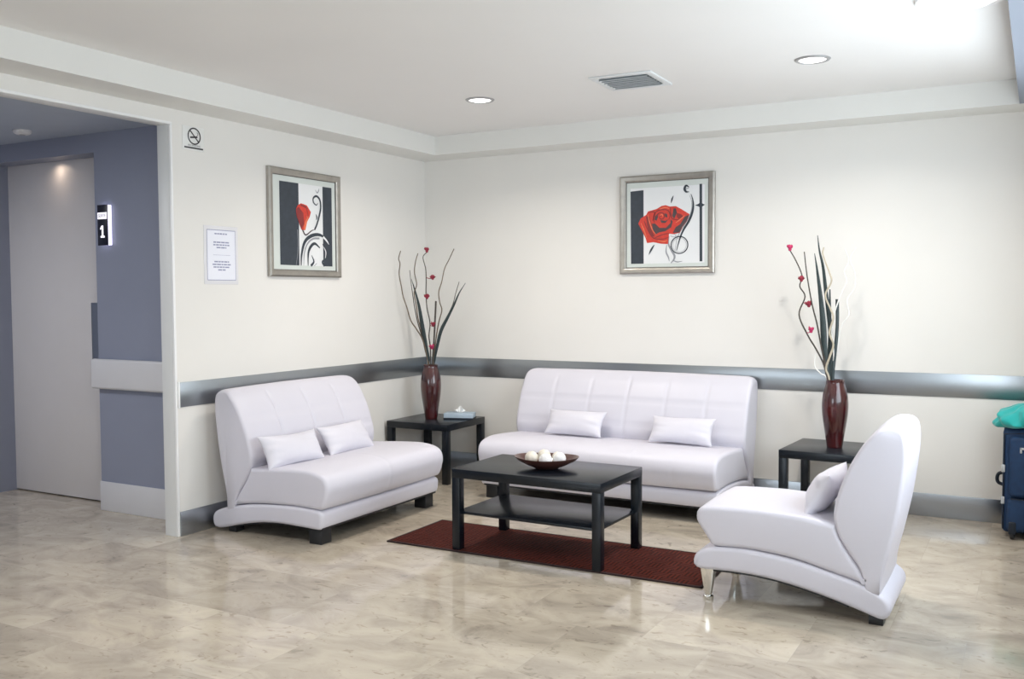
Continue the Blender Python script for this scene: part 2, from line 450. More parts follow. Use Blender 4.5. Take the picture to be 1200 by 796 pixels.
# right wall with three tall windows
WIN = [(-3.40, -1.0), (-6.3, -5.0)]
WZ0, WZ1 = .75, 2.34
bm = bmesh.new()
ys = [0.0]
for a, b in WIN: ys += [b, a]
ys.append(YF)
for k in range(0, len(ys), 2): box(bm, XR, XR + .12, ys[k + 1], ys[k], 0, HC)
for a, b in WIN: box(bm, XR, XR + .12, a, b, 0, WZ0); box(bm, XR, XR + .12, a, b, WZ1, HC)
struct('wall_right', bm, 'wall', smooth=False)
def window(n, a, b, axis='x', c=XR + .06):
    def bx(bm, u0, u1, z0, z1, d0, d1):
        if axis == 'x': box(bm, c + d0, c + d1, u0, u1, z0, z1, .004)
        else: box(bm, u0, u1, c + d0, c + d1, z0, z1, .004)
    bm = bmesh.new(); f = .05; mid = (a + b) / 2
    bx(bm, a, a + f, WZ0, WZ1, -.03, .03); bx(bm, b - f, b, WZ0, WZ1, -.03, .03)
    bx(bm, a + f, b - f, WZ0, WZ0 + f, -.03, .03); bx(bm, a + f, b - f, WZ1 - f, WZ1, -.03, .03)
    bx(bm, mid - .025, mid + .025, WZ0 + f, WZ1 - f, -.025, .025)
    w = struct('window_%d' % n, bm, 'window_frame', smooth=False)
    bm = bmesh.new(); bx(bm, a + f, mid - .025, WZ0 + f, WZ1 - f, -.003, .003); bx(bm, mid + .025, b - f, WZ0 + f, WZ1 - f, -.003, .003)
    ob('pane', bm, 'glass', w, smooth=False)
for i, (a, b) in enumerate(WIN): window(i + 1, a, b)
# front wall behind the camera: one wide unseen window, added as fill light, between wood faced piers
FILL_WIN = (.3, 2.9)
bm = bmesh.new()
box(bm, 0, FILL_WIN[0], YF - .12, YF, 0, HC); box(bm, FILL_WIN[1], XR, YF - .12, YF, 0, HC)
box(bm, FILL_WIN[0], FILL_WIN[1], YF - .12, YF, 0, WZ0); box(bm, FILL_WIN[0], FILL_WIN[1], YF - .12, YF, WZ1, HC)
struct('wall_front', bm, 'grey_wall', smooth=False)
window(4, FILL_WIN[0], FILL_WIN[1], 'y', YF - .06)  # unseen, put in to fill the shaded side of the seating
n_ = 0
for (x0, x1) in ((2.32, 2.50),):
    pass
struct('trim_7', B(0, .03, -5.75, -5.35, 0, 2.2, .004), 'wood', smooth=False)
struct('trim_8', B(0, .03, -8.1, -7.7, 0, 2.2, .004), 'wood', smooth=False)
struct('trim_9', B(3.0, 3.4, YF, YF + .05, 0, 2.3, .004), 'charcoal', smooth=False)
# dropped soffit running round the ceiling
struct('trim_1', B(0, DL, YF, -DB, HS, HC, .0), 'soffit', smooth=False)
struct('trim_2', B(0, XR, -DB, 0, HS, HC, .0), 'soffit', smooth=False)
struct('trim_3', B(XR - DL, XR, YF, -DB, HS, HC, .0), 'soffit_shade', smooth=False)
# steel wall protection strips and steel skirting
struct('trim_4', B(0, .006, OY0 + .025, 0, ST0, ST1, .0015), 'steel')
struct('trim_5', B(.006, XR, -.006, 0, ST0, ST1, .0015), 'steel')
struct('baseboard_left', B(0, .010, OY0 + .012, 0, 0, BB, .002), 'steelb')
struct('baseboard_back', B(.010, XR, -.010, 0, 0, BB, .002), 'steelb')
# white end cap of the strip, corner bead round the opening
bm = bmesh.new()
box(bm, -.012, .004, OY0 - .004, OY0 + .012, 0, OH + .004, .003); box(bm, -.012, .004, OY1, OY0 + .012, OH - .004, OH + .012, .003)
struct('trim_6', bm, 'bead')
bm = bmesh.new(); box(bm, -TW - .004, -.012, OY0 - .004, OY0, 0, OH, .001); box(bm, -TW - .004, -.012, OY1, OY0 - .004, OH - .004, OH, .001)
struct('trim_10', bm, 'jamb')
struct('trim_11', B(0, .009, OY0 + .013, OY0 + .026, ST0 - .004, ST1 + .004, .002), 'bead')

# ------------------------------------------------------------------ corridor beyond the opening
YB, YD = -2.33, -2.18
DXL, DXR, DZ = -2.15, -1.02, 2.352
bm = bmesh.new()
box(bm, DXR, -TW, YB, -1.95, 0, CH + .05); box(bm, DXL, DXR, YB, -1.95, DZ, CH + .05); box(bm, -3.3, DXL, YB, -1.95, 0, CH + .05)
box(bm, -3.3, -TW, -1.95, -1.90, 0, CH + .05)
struct('wall_corridor', bm, 'blue', smooth=False)
struct('wall_corridor_end', B(-3.4, -3.3, -5.1, -1.95, 0, CH + .05), 'blue', smooth=False)
struct('wall_corridor_near', B(-3.3, -TW, -5.1, -5.0, 0, CH + .05), 'blue', smooth=False)
struct('ceiling_corridor', B(-3.4, -TW, -5.1, YB, CH, CH + .06), 'corr_ceil', smooth=False)
struct('baseboard_corridor', B(DXR - .0, -TW - .004, YB - .014, YB, 0, .192, .004), 'corr_white')
struct('baseboard_corridor_end', B(-3.3, DXL - .02, YB - .014, YB, 0, .192, .006), 'corr_white')
struct('trim_12', B(-1.052, -TW - .004, YB - .045, YB, .808, 1.004, .018, 4), 'corr_white')
d = struct('door_1', B(DXL - .04, DXR + .04, YD, YD + .04, .008, DZ + .03, .002), 'door')
bm = B(-1.275, -1.165, YD - .004, YD, .968, 1.37, .002); box(bm, -1.262, -1.178, YD - .0055, YD - .004, .985, 1.353)
ob('door_handle', bm, 'steelb', d)
# lit room sign beside the door
t = thing('room_sign', 'small black lit sign with a white figure 1 beside the corridor door', 'sign', (-.900, YB, 1.742))
ob('sign_face', B(-.056, .040, -.034, -.028, 0, .262, .002), 'sign_black', t)
ob('light_box', B(-.054, .040, -.028, 0, .002, .260, .003), 'sign_glow', t)
bm = B(-.052, .036, -.0355, -.034, .170, .212)
ob('name_band', bm, 'sign_white', t)
bm = text_bm('SUITE', .030, .0004); bmesh.ops.rotate(bm, matrix=Matrix.Rotation(pi / 2, 3, 'X'), verts=bm.verts); bmesh.ops.translate(bm, vec=(-.008, -.0362, .191), verts=bm.verts)
ob('sign_text', bm, 'ink_black', t, smooth=False)
bm = bmesh.new()
box(bm, -.014, .000, -.0358, -.034, .056, .128); box(bm, -.026, .012, -.0358, -.034, .050, .062)
vs = [bm.verts.new(p) for p in ((-.014, -.0357, .128), (-.014, -.0357, .108), (-.028, -.0357, .100), (-.028, -.0357, .112))]; bm.faces.new(vs)
ob('sign_digit', bm, 'sign_white', t, smooth=False)
# round detector on the corridor ceiling
t = thing('smoke_detector', 'small round white detector on the dim corridor ceiling', 'detector', (-1.31, -2.63, CH))
bm = bmesh.new(); lathe(bm, [(0, -.028), (.035, -.028), (.050, -.020), (.056, -.006), (.056, 0)], 32); ob('housing', bm, 'corr_white', t)
bm = bmesh.new(); lathe(bm, [(0, -.031), (.016, -.031), (.019, -.027)], 20); ob('sensor', bm, 'trimring', t)

# ------------------------------------------------------------------ seating
BACK = [(.098, .140, 1), (.150, .140, 1), (.181, .235), (.227, .30), (.262, .355), (.282, .405), (.291, .455), (.284, .51), (.269, .566), (.246, .63), (.219, .692), (.170, .776), (.121, .832), (.095, .849), (.068, .855), (.038, .852), (.018, .838), (.006, .812), (0, .749), (.008, .644), (.030, .484), (.064, .321), (.090, .209)]
SEATc = [(.895, .360), (.902, .392), (.893, .420), (.861, .436), (.78, .443), (.68, .446), (.575, .446), (.41, .436), (.284, .416, 1), (.262, .355), (.227, .300), (.18, .235), (.137, .168, 1), (.304, .209), (.464, .246), (.643, .262), (.795, .258, 1), (.826, .262), (.850, .295)]
BASEc = [(.913, .165), (.912, .195), (.895, .222), (.865, .240), (.816, .254), (.730, .261), (.643, .261), (.470, .244), (.304, .208), (.190, .180), (.131, .160), (.085, .132), (.062, .109), (.054, .083), (.058, .056), (.075, .036), (.095, .032), (.123, .039), (.225, .070), (.330, .098), (.436, .121), (.540, .138), (.642, .147), (.740, .149), (.850, .145), (.895, .148)]
SEATl = [(.855, .285), (.862, .320), (.854, .362), (.830, .392), (.780, .411), (.70, .421), (.60, .420), (.45, .412), (.36, .405), (.282, .400, 1), (.262, .355), (.227, .300), (.18, .235), (.137, .168, 1), (.26, .188), (.40, .201), (.60, .209), (.79, .205, 1), (.822, .212), (.842, .242)]
BASEl = [(.818, .150), (.818, .178), (.800, .196), (.76, .204), (.625, .208), (.50, .204), (.40, .198), (.26, .184), (.146, .163), (.06, .143), (-.005, .118), (-.026, .094), (-.030, .066), (-.024, .036), (-.008, .020), (.03, .018), (.08, .028), (.143, .044), (.240, .066), (.34, .084), (.43, .093), (.53, .097), (.678, .094), (.78, .091), (.805, .098), (.815, .122)]

BASEs = [(.0 + (d_ + .03) * .06 / .09 if d_ < .06 else d_, z_) for d_, z_ in BASEl]

def tuft(W, cols, rows, a=.006):
    vs_ = [-W / 2 + W * k / cols for k in range(1, cols)]
    def f(w, d, z, n):
        if n[0] < .25 or z < .41 or z > .835: return 0.
        s = 0.
        for x in vs_: s = max(s, math.exp(-((w - x) / .010) ** 2))
        for r in rows: s = max(s, math.exp(-((z - r) / .009) ** 2))
        k = min(1, (z - .41) / .03) * min(1, (.835 - z) / .04)
        e = min(1, (W / 2 - abs(w)) / .05)
        return a * s * k * max(0, e) - .004 * max(0, e) * k
    return f
def front_seams(W, cols, zmin, zmax, a=.0025):
    vs_ = [-W / 2 + W * k / cols for k in range(1, cols)]
    def f(w, d, z, n):
        if n[1] < -.5: return 0.
        s = max([math.exp(-((w - x) / .008) ** 2) for x in vs_] or [0.])
        return a * s
    return f

def seat_unit(name, label, cat, loc, rz, W, Wb, BP, SP, cols, rows, foot, seat_cols):
    t = thing(name, label, cat, loc, rz)
    bp, sp, kp = smooth_profile(BACK), smooth_profile(SP), smooth_profile(BP)
    ob('backrest', upholstery(bp, Wb, .022, .012, tuft(Wb, cols, rows, .006 if cols > 4 else .010) if cols else None, top_round=.05, crown=.006, ri=.018, foot_z=.12), 'leather', t, angle=60, caps=True)
    ob('seat', upholstery(sp, W, .024, .012 if seat_cols else .02, front_seams(W, seat_cols, .2, .5) if seat_cols else None, crown=.004), 'leather', t, angle=60, caps=True)
    ob('base', upholstery(kp, W + .004, .022, .03), 'leather', t, angle=60, caps=True)
    for s in (-1, 1):
        ob('piping', piping_bm(bp, s * (Wb / 2 - .006), .003, .012) if False else piping_bm(sp, s * (W / 2 - .004), .0028, .018), 'leather', t)
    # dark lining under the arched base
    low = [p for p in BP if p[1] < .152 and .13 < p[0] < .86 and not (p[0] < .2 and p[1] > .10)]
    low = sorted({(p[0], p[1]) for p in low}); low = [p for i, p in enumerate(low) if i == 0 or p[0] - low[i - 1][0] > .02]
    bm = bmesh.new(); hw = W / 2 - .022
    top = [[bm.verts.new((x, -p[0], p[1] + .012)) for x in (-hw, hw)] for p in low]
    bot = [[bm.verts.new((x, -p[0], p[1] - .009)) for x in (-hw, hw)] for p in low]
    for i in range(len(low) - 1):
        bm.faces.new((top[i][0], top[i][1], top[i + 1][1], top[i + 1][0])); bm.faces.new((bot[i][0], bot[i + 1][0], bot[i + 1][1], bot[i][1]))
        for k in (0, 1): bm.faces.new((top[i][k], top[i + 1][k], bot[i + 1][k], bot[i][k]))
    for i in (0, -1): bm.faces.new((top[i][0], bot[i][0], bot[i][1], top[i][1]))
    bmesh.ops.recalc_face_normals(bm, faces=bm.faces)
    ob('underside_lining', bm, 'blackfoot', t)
    for s in (-1, 1):
        if foot == 'block':
            w0 = s * (W / 2 - .075)
            ob('leg', B(w0 - .045, w0 + .045, -.79, -.70, 0, .096, .004), 'blackfoot', t)
        else:
            w0 = s * (W / 2 - .045)
            bm = bmesh.new()
            prof = [((.037, .030), .150), ((.034, .028), .128), ((.022, .020), .060), ((.014, .013), .018)]
            rings = []
            for (rx, ry), z in prof:
                rings.append([bm.verts.new((w0 + ry * math.copysign(abs(cos(a)) ** .6, cos(a)), -.853 + rx * math.copysign(abs(sin(a)) ** .6, sin(a)), z)) for a in [2 * pi * k / 24 for k in range(24)]])
            for a, b in zip(rings, rings[1:]):
                for k in range(24): bm.faces.new((a[k], a[(k + 1) % 24], b[(k + 1) % 24], b[k]))
            bm.faces.new(rings[0]); bm.faces.new(rings[-1]); bmesh.ops.recalc_face_normals(bm, faces=bm.faces)
            lg = ob('leg', bm, 'chrome', t)
            bm = bmesh.new(); lathe(bm, [(0, 0), (.022, 0), (.024, .004), (.023, .014), (.016, .019), (0, .019)], 24, center=(w0, -.853, 0)); ob('foot_disc', bm, 'chrome', lg)
        rear = .11 if foot == 'block' else .115
        zt = .034 if foot == 'block' else .040
        ob('rear_foot', B(s * (W / 2 - .06) - .035, s * (W / 2 - .06) + .035, -rear - (-.04 if foot == 'block' else .0), -rear + (.0 if foot != 'block' else .09) + (.045 if foot != 'block' else 0), 0, zt, .003) if False else
           B(s * (W / 2 - .06) - .035, s * (W / 2 - .06) + .035, -rear - .03, -rear + .03, 0, zt, .003), 'blackfoot', t)
    return t
sofa = seat_unit('sofa', 'long white leatherette sofa with tufted back against the back wall', 'sofa', (1.875, -.036, 0), R(-1.0), 1.70, 1.73, BASEs, SEATl, 6, (.665, .50), 'block', 6)
love = seat_unit('loveseat', 'short white two-seat sofa with tufted back against the left wall', 'sofa', (.079, -1.79, 0), R(90), 1.20, 1.20, BASEl, SEATl, 4, (.69, .54), 'block', 2)
chair = seat_unit('armless_chair', 'single white armless chair with chrome front legs facing the coffee table', 'chair', (3.933, -2.015, 0), R(-90), .55, .55, BASEc, SEATc, 0, (), 'chrome', 0)

def cushion(label, loc, rot, a, b, t, seed, group=None):
    o = ob('cushion', pillow_bm(a, b, t, seed), 'leather_cushion', angle=80)
    o.location = loc; o.rotation_euler = rot
    return tag(o, label, 'cushion', group)
# leaning: local y = up the cushion, local z = out of the backrest
cushion('white lumbar cushion on the long sofa, the one nearer the vase in the corner', (1.545, -.425, .505), (R(62), R(0), R(-1)), .222, .098, .052, 1, 'lumbar cushions')
cushion('white lumbar cushion on the long sofa, the one nearer the armless chair', (2.335, -.445, .505), (R(62), R(0), R(-1)), .222, .098, .052, 2, 'lumbar cushions')
cushion('white lumbar cushion on the two-seat sofa, nearer the corridor opening', (.490, -2.165, .495), (R(60), R(0), R(84)), .225, .105, .055, 3, 'lumbar cushions')
cushion('white lumbar cushion on the two-seat sofa, nearer the corner side table', (.490, -1.655, .495), (R(60), R(0), R(90)), .225, .105, .055, 4, 'lumbar cushions')
cushion('white cushion leaning on the back of the armless chair', (3.560, -2.02, .520), (R(58), 0, R(-90)), .205, .110, .062, 5, 'lumbar cushions')

# ------------------------------------------------------------------ tables
def table(name, label, loc, rz, w, dpt, shelf):
    t = thing(name, label, 'table', loc, rz)
    ob('table_top', B(0, w, 0, dpt, .40, .45, .0025), 'black', t)
    for x in (0, w - .05):
        for y in (0, dpt - .05):
            ob('leg', B(x + .0005, x + .0495, y + .0005, y + .0495, 0, .40, .002), 'black', t)
    if shelf: ob('shelf', B(.02, w - .02, .02, dpt - .02, .199, .214, .0015), 'black', t)
    return t
table('coffee_table', 'low black coffee table with lower shelf standing on the red rug', (1.5835, -2.1082, .0085), R(-1.2), .9, .55, True)
table('side_table', 'black square side table in the corner under the vase and tissue box', (.030, -.5922, 0), R(0), .55, .55, False)
table('side_table', 'black square side table between the long sofa and the armless chair', (3.008, -.5945, 0), R(-3.2), .55, .55, False)

t = thing('rug', 'narrow dark red woven rug under the coffee table', 'rug', (1.150, -2.125, 0))
ob('rug_field', B(.012, 1.848, .012, .570, 0, .008, .002), 'rug', t)
bm = bmesh.new()
for a in ((0, 1.86, 0, .014), (0, 1.86, .568, .582), (0, .014, .014, .568), (1.846, 1.86, .014, .568)): box(bm, a[0], a[1], a[2], a[3], 0, .0085, .002)
ob('rug_border', bm, 'rugedge', t)

# bowl of balls
BC = (2.045, -1.86, .4585)
t = thing('bowl', 'shallow dark brown bowl holding cream balls on the coffee table', 'bowl', BC, R(14))
bm = bmesh.new()
lathe(bm, [(0, 0), (.055, 0), (.062, .004), (.105, .020), (.142, .042), (.156, .058), (.158, .062), (.152, .061), (.138, .047), (.100, .026), (.055, .010), (0, .008)], 64)
for v in bm.verts:
    a = math.atan2(v.co.y, v.co.x); rr = math.hypot(v.co.x, v.co.y)
    k = 1 + (.14 * abs(cos(a)) ** 4 - .10 * abs(sin(a)) ** 2) * min(1, rr / .15)
    v.co.x *= k; v.co.y *= k; v.co.z += .006 * (abs(cos(a)) ** 3) * min(1, rr / .15) if rr > .1 else 0
ob('bowl_body', bm, 'bowl', t)
BL = [((-.078, -.030), .037, 'ball', 'cream decorative ball at the left end of the bowl'),
      ((.004, -.046), .037, 'ball2', 'white decorative ball at the front middle of the bowl'),
      ((.072, -.002), .036, 'ball2', 'white decorative ball at the right end of the bowl'),
      ((-.025, .046), .037, 'ball', 'cream decorative ball at the back of the bowl, highest of the balls'),
      ((.046, .066), .030, 'ball', 'small cream decorative ball half hidden at the back right of the bowl')]
for k, ((x, y), r, m_, lb) in enumerate(BL):
    bm = bmesh.new(); bmesh.ops.create_uvsphere(bm, u_segments=28, v_segments=18, radius=r)
    for v in bm.verts: v.co *= 1 + .018 * sin(9 * v.co.x / r + k) * sin(8 * v.co.y / r) * cos(7 * v.co.z / r)
    o = ob('decorative_ball', bm, m_); o.rotation_euler = (k, 2 * k, k)
    rad = math.hypot(x, y); z = BC[2] + (.012 + (rad / .14) ** 2 * .030) + r + (.006 if k == 3 else 0)
    o.location = (BC[0] + x * cos(R(14)) - y * sin(R(14)), BC[1] + x * sin(R(14)) + y * cos(R(14)), z)
    tag(o, lb, 'decorative ball', 'balls in the bowl')

# tissue box with a tissue
t = thing('tissue_box', 'flat pale blue tissue box beside the vase on the corner table', 'tissue box', (.468, -.235, .45), R(20))
ob('box_body', B(-.115, .115, -.06, .06, .004, .048, .003), 'tissuebox', t)
ob('box_base', B(-.117, .117, -.062, .062, 0, .012, .001), 'navyd', t)
bm = bmesh.new(); N = 16; g = []
for i in range(N + 1):
    row = []
    for j in range(5):
        a = -1 + 2 * i / N; h = j / 4
        row.append(bm.verts.new((a * (.018 + .030 * h) , .010 * sin(5 * a + 2 * h) * (.3 + h) + .006 * sin(11 * a), .047 + .042 * h * (1 - .35 * abs(a) + .25 * sin(4 * a + 1)))))
    g.append(row)
for i in range(N):
    for j in range(4): bm.faces.new((g[i][j], g[i + 1][j], g[i + 1][j + 1], g[i][j + 1]))
o = ob('tissue', bm, 'tissue', t, angle=80); mod = o.modifiers.new('s', 'SOLIDIFY'); mod.thickness = .0012

# ------------------------------------------------------------------ vases and dried stems
V1 = {
  'curlyA': [(-0.023,-0.001,0.426),(-0.050,-0.030,0.607),(-0.099,-0.044,0.696),(-0.146,-0.055,0.766),(-0.170,-0.071,0.866),(-0.193,-0.084,0.946),(-0.202,-0.099,1.035),(-0.210,-0.113,1.125),(-0.192,-0.126,1.203),(-0.199,-0.133,1.243),(-0.173,-0.142,1.301)],
  'thinA': [(-0.024,-0.001,0.426),(-0.059,-0.016,0.606),(-0.098,-0.028,0.746),(-0.120,-0.039,0.866),(-0.128,-0.046,0.945),(-0.140,-0.056,1.065),(-0.145,-0.064,1.154)],
  'curlyB': [(-0.016,-0.001,0.426),(-0.041,-0.009,0.527),(-0.066,-0.021,0.666),(-0.094,-0.032,0.786),(-0.104,-0.041,0.886),(-0.116,-0.048,0.975),(-0.087,-0.055,1.044),(-0.101,-0.063,1.134),(-0.088,-0.069,1.212),(-0.059,-0.076,1.281)],
  'leafL': [(-0.016,-0.001,0.426),(-0.037,-0.013,0.567),(-0.058,-0.027,0.726),(-0.076,-0.039,0.866),(-0.104,-0.049,0.985),(-0.133,-0.058,1.085)],
  'flower': [(0.000,-0.000,0.427),(-0.002,-0.004,0.567),(-0.010,-0.007,0.646),(0.002,-0.009,0.746),(-0.022,-0.013,0.865),(-0.028,-0.016,0.985),(-0.023,-0.019,1.064),(-0.025,-0.022,1.163),(-0.047,-0.024,1.253),(-0.010,-0.025,1.291)],
  'fl': [(-0.010,-0.026,1.297),(0.037,-0.019,1.088),(-0.020,-0.015,0.939),(0.031,-0.009,0.726),(0.017,-0.004,0.551)],
  'stick': [(0.017,0.000,0.427),(0.029,0.006,0.627),(0.037,0.011,0.786),(0.043,0.014,0.915)],
  'curlyC': [(0.024,0.001,0.428),(0.033,0.013,0.567),(0.047,0.023,0.686),(0.062,0.030,0.766),(0.082,0.037,0.845),(0.060,0.042,0.905),(0.047,0.049,0.984),(0.071,0.056,1.064),(0.091,0.065,1.163),(0.128,0.071,1.232),(0.171,0.078,1.316)],
  'leafR': [(0.031,-0.000,0.428),(0.065,-0.006,0.568),(0.106,-0.012,0.689),(0.167,-0.016,0.787),(0.229,-0.020,0.886),(0.278,-0.024,0.974),(0.338,-0.028,1.051)],
  'thinR': [(0.031,0.001,0.428),(0.075,0.017,0.647),(0.129,0.026,0.776),(0.183,0.034,0.886),(0.208,0.040,0.974),(0.235,0.047,1.062)],
}
V2 = {
  'flower': [(-0.047,0.000,0.416),(-0.075,-0.003,0.528),(-0.122,-0.006,0.621),(-0.167,-0.008,0.696),(-0.223,-0.012,0.828),(-0.187,-0.015,0.942),(-0.219,-0.017,1.008),(-0.206,-0.019,1.074),(-0.243,-0.022,1.168),(-0.281,-0.024,1.235)],
  'fl': [(-0.281,-0.024,1.241),(-0.210,-0.018,1.046),(-0.163,-0.014,0.885),(-0.149,-0.009,0.724)],
  'thin': [(-0.042,0.000,0.416),(-0.084,-0.009,0.622),(-0.112,-0.015,0.772),(-0.140,-0.020,0.885),(-0.167,-0.027,1.036),(-0.180,-0.031,1.129),(-0.190,-0.035,1.224)],
  'leafA': [(-0.042,0.000,0.416),(-0.068,0.000,0.622),(-0.079,0.000,0.791),(-0.095,0.000,0.941),(-0.115,0.000,1.092),(-0.134,0.000,1.214)],
  'leafB': [(-0.029,0.000,0.416),(-0.028,0.009,0.623),(-0.042,0.016,0.792),(-0.068,0.024,0.979),(-0.088,0.031,1.130),(-0.112,0.035,1.234),(-0.125,0.040,1.328)],
  'leafC': [(-0.035,0.000,0.416),(-0.039,0.013,0.603),(-0.040,0.027,0.791),(-0.047,0.041,0.988)],
  'stick': [(-0.017,0.000,0.417),(-0.002,0.006,0.624),(0.006,0.010,0.773),(0.003,0.015,0.926)],
  'curlyW': [(-0.035,0.000,0.416),(-0.056,-0.004,0.491),(-0.034,-0.009,0.567),(-0.012,-0.013,0.643),(-0.035,-0.017,0.718),(-0.012,-0.023,0.811),(-0.029,-0.026,0.866),(-0.060,-0.031,0.951),(-0.024,-0.036,1.034),(-0.035,-0.039,1.090),(-0.074,-0.046,1.201),(-0.069,-0.048,1.248)],
  'curlyP': [(-0.020,0.000,0.417),(0.003,0.010,0.585),(0.027,0.020,0.754),(0.070,0.024,0.829),(0.059,0.029,0.922),(0.102,0.034,0.996),(0.100,0.039,1.089),(0.071,0.044,1.173),(0.105,0.048,1.247)],
  'curlyQ': [(-0.020,0.000,0.417),(-0.011,-0.002,0.586),(-0.023,-0.005,0.773),(0.029,-0.008,0.960),(0.061,-0.009,1.034),(0.046,-0.010,1.099),(0.072,-0.011,1.163),(0.048,-0.012,1.236)],
  'curlyL': [(-0.047,0.000,0.416),(-0.090,-0.001,0.461),(-0.126,-0.003,0.507),(-0.121,-0.005,0.583)],
}
def vase(label, loc):
    t = thing('vase', label, 'vase', loc)
    bm = bmesh.new()
    outer = [(0, 0), (.044, 0), (.047, .006), (.052, .040), (.063, .110), (.075, .190), (.080, .255), (.077, .310), (.067, .360), (.057, .395), (.055, .412), (.057, .422)]
    outer = [(v.x, v.y) for v in catmull([(a, b, 0) for a, b in outer[1:]], 4)]
    lathe(bm, [(0, 0)] + outer + [(.053, .424), (.049, .418), (.050, .395), (.058, .35), (.066, .26), (.058, .12), (.040, .02), (0, .016)], 56)
    ob('vase_body', bm, 'lacquer', t, angle=50)
    return t
def stem(name, label, cen, pts, r0, r1, m_, flowers=None, peak=None, flat=1., wob=0., group=None):
    """a stem stands in the vase: its own thing, foot inside the vase"""
    if not peak: r0, r1 = r0 * 1.2, r1 * 1.25
    P0 = Vector((pts[0][0] * .4, pts[0][1] * .4, .16))
    c = catmull([P0] + [Vector(p) for p in pts], 6)
    if wob:
        for i, p in enumerate(c[8:]): p.x += wob * sin(i * .9); p.y += wob * cos(i * .7)
    n = len(c)
    if peak: rad = [r0 if i < 7 else v for i, v in enumerate(resample_rad(r0, r1, n, peak))]
    else: rad = resample_rad(r0, r1, n)
    bm = bmesh.new(); tube(bm, c, rad, 8, flat)
    if not flowers:
        o = ob(name, bm, m_); o.location = cen; return tag(o, label, 'dried stem', group)
    t = thing(name, label, 'dried stem', cen, group=group)
    ob('twig', bm, m_, t)
    for k, (f, mm) in enumerate(flowers):
        near = min(c, key=lambda q: (q - Vector(f)).length)
        rnd = random.Random(k * 5 + 3); bm = bmesh.new()
        if (near - Vector(f)).length > .012: tube(bm, [near, (near + Vector(f)) / 2 + Vector((0, 0, -.004)), Vector(f)], .0022, 6)
        for q in range(7):
            a = 2 * pi * q / 7 + rnd.uniform(-.3, .3); el = rnd.uniform(.1, 1.0); L = rnd.uniform(.023, .033); w = .016
            dr = Vector((cos(a) * cos(el), sin(a) * cos(el), sin(el))); sd = dr.cross(Vector((0, 0, 1))).normalized(); up = sd.cross(dr)
            rows = []
            for i in range(6):
                s = i / 5; ww = w * sin(pi * (.12 + .80 * s)) ** .8; base = Vector(f) + dr * L * s + up * .008 * s * s
                rows.append([bm.verts.new(base + sd * ww * e + up * (.006 * e * e + .0015 * sin(9 * s + q))) for e in (-1, -.5, 0, .5, 1)])
            for r_a, r_b in zip(rows, rows[1:]):
                for i in range(4): bm.faces.new((r_a[i], r_a[i + 1], r_b[i + 1], r_b[i]))
        r = bmesh.ops.create_icosphere(bm, subdivisions=2, radius=.010); bmesh.ops.translate(bm, vec=f, verts=r['verts'])
        fl = ob('flower', bm, mm, t, angle=80); mod = fl.modifiers.new('s', 'SOLIDIFY'); mod.thickness = .0016; mod.offset = 0
    return t
c1, c2 = (.275, -.345, .45), (3.295, -.34, .4495)
vase('dark red lacquered vase on the corner side table beside the tissue box', c1)
vase('dark red lacquered vase on the side table behind the armless chair', c2)
G1, G2 = 'dried stems in the corner vase', 'dried stems in the vase behind the armless chair'
stem('curly_twig', 'thin curly brown twig in the corner vase, reaching farthest out over the left wall', c1, V1['curlyA'], .0048, .0028, 'twig_brown', group=G1)
stem('curly_twig', 'dark thin twig in the corner vase running up against the left blade leaf', c1, V1['thinA'], .0042, .002, 'twig_dark', group=G1)
stem('curly_twig', 'wavy brown twig in the corner vase ending upright beside the left blade leaf', c1, V1['curlyB'], .0045, .0028, 'twig_brown', group=G1)
stem('blade_leaf', 'dark blade leaf leaning left out of the corner vase', c1, V1['leafL'], .005, .0018, 'leaf', peak=.020, flat=.35, group=G1)
stem('blade_leaf', 'dark blade leaf leaning right out of the corner vase', c1, V1['leafR'], .005, .0018, 'leaf', peak=.015, flat=.35, group=G1)
stem('flower_stem', 'upright twig carrying five crimson flowers in the corner vase', c1, V1['flower'], .0045, .0025, 'twig_dark', [(V1['fl'][0], 'crimson'), (V1['fl'][1], 'crimson'), (V1['fl'][2], 'crimson'), (V1['fl'][3], 'crimson'), (V1['fl'][4], 'pink')], group=G1)
stem('reed_stick', 'short straight dark reed in the middle of the corner vase', c1, V1['stick'], .0055, .0055, 'twig_dark', group=G1)
stem('curly_twig', 'tall wavy tan twig in the corner vase bending toward the back wall', c1, V1['curlyC'], .0045, .0026, 'twig_brown', group=G1)
stem('curly_twig', 'thin dark twig in the corner vase just above the right blade leaf', c1, V1['thinR'], .0038, .002, 'twig_dark', group=G1)
stem('flower_stem', 'zigzag twig carrying four magenta flowers in the vase behind the armless chair', c2, V2['flower'], .005, .0028, 'twig_dark', [(V2['fl'][0], 'pink'), (V2['fl'][1], 'crimson'), (V2['fl'][2], 'crimson'), (V2['fl'][3], 'pink')], group=G2)
stem('dark_twig', 'thin dark twig beside the magenta flowers in the vase behind the armless chair', c2, V2['thin'], .005, .0026, 'twig_dark', group=G2)
stem('blade_leaf', 'broad dark blade leaf nearest the magenta flowers in the vase behind the armless chair', c2, V2['leafA'], .006, .002, 'leaf', peak=.019, flat=.35, group=G2)
stem('blade_leaf', 'tallest dark blade leaf in the vase behind the armless chair', c2, V2['leafB'], .006, .002, 'leaf', peak=.014, flat=.35, group=G2)
stem('blade_leaf', 'shorter dark blade leaf in the middle of the vase behind the armless chair', c2, V2['leafC'], .006, .004, 'leaf', peak=.013, flat=.35, group=G2)
stem('reed_stick', 'thick straight dark reed in the vase behind the armless chair', c2, V2['stick'], .0085, .0085, 'leaf', group=G2)
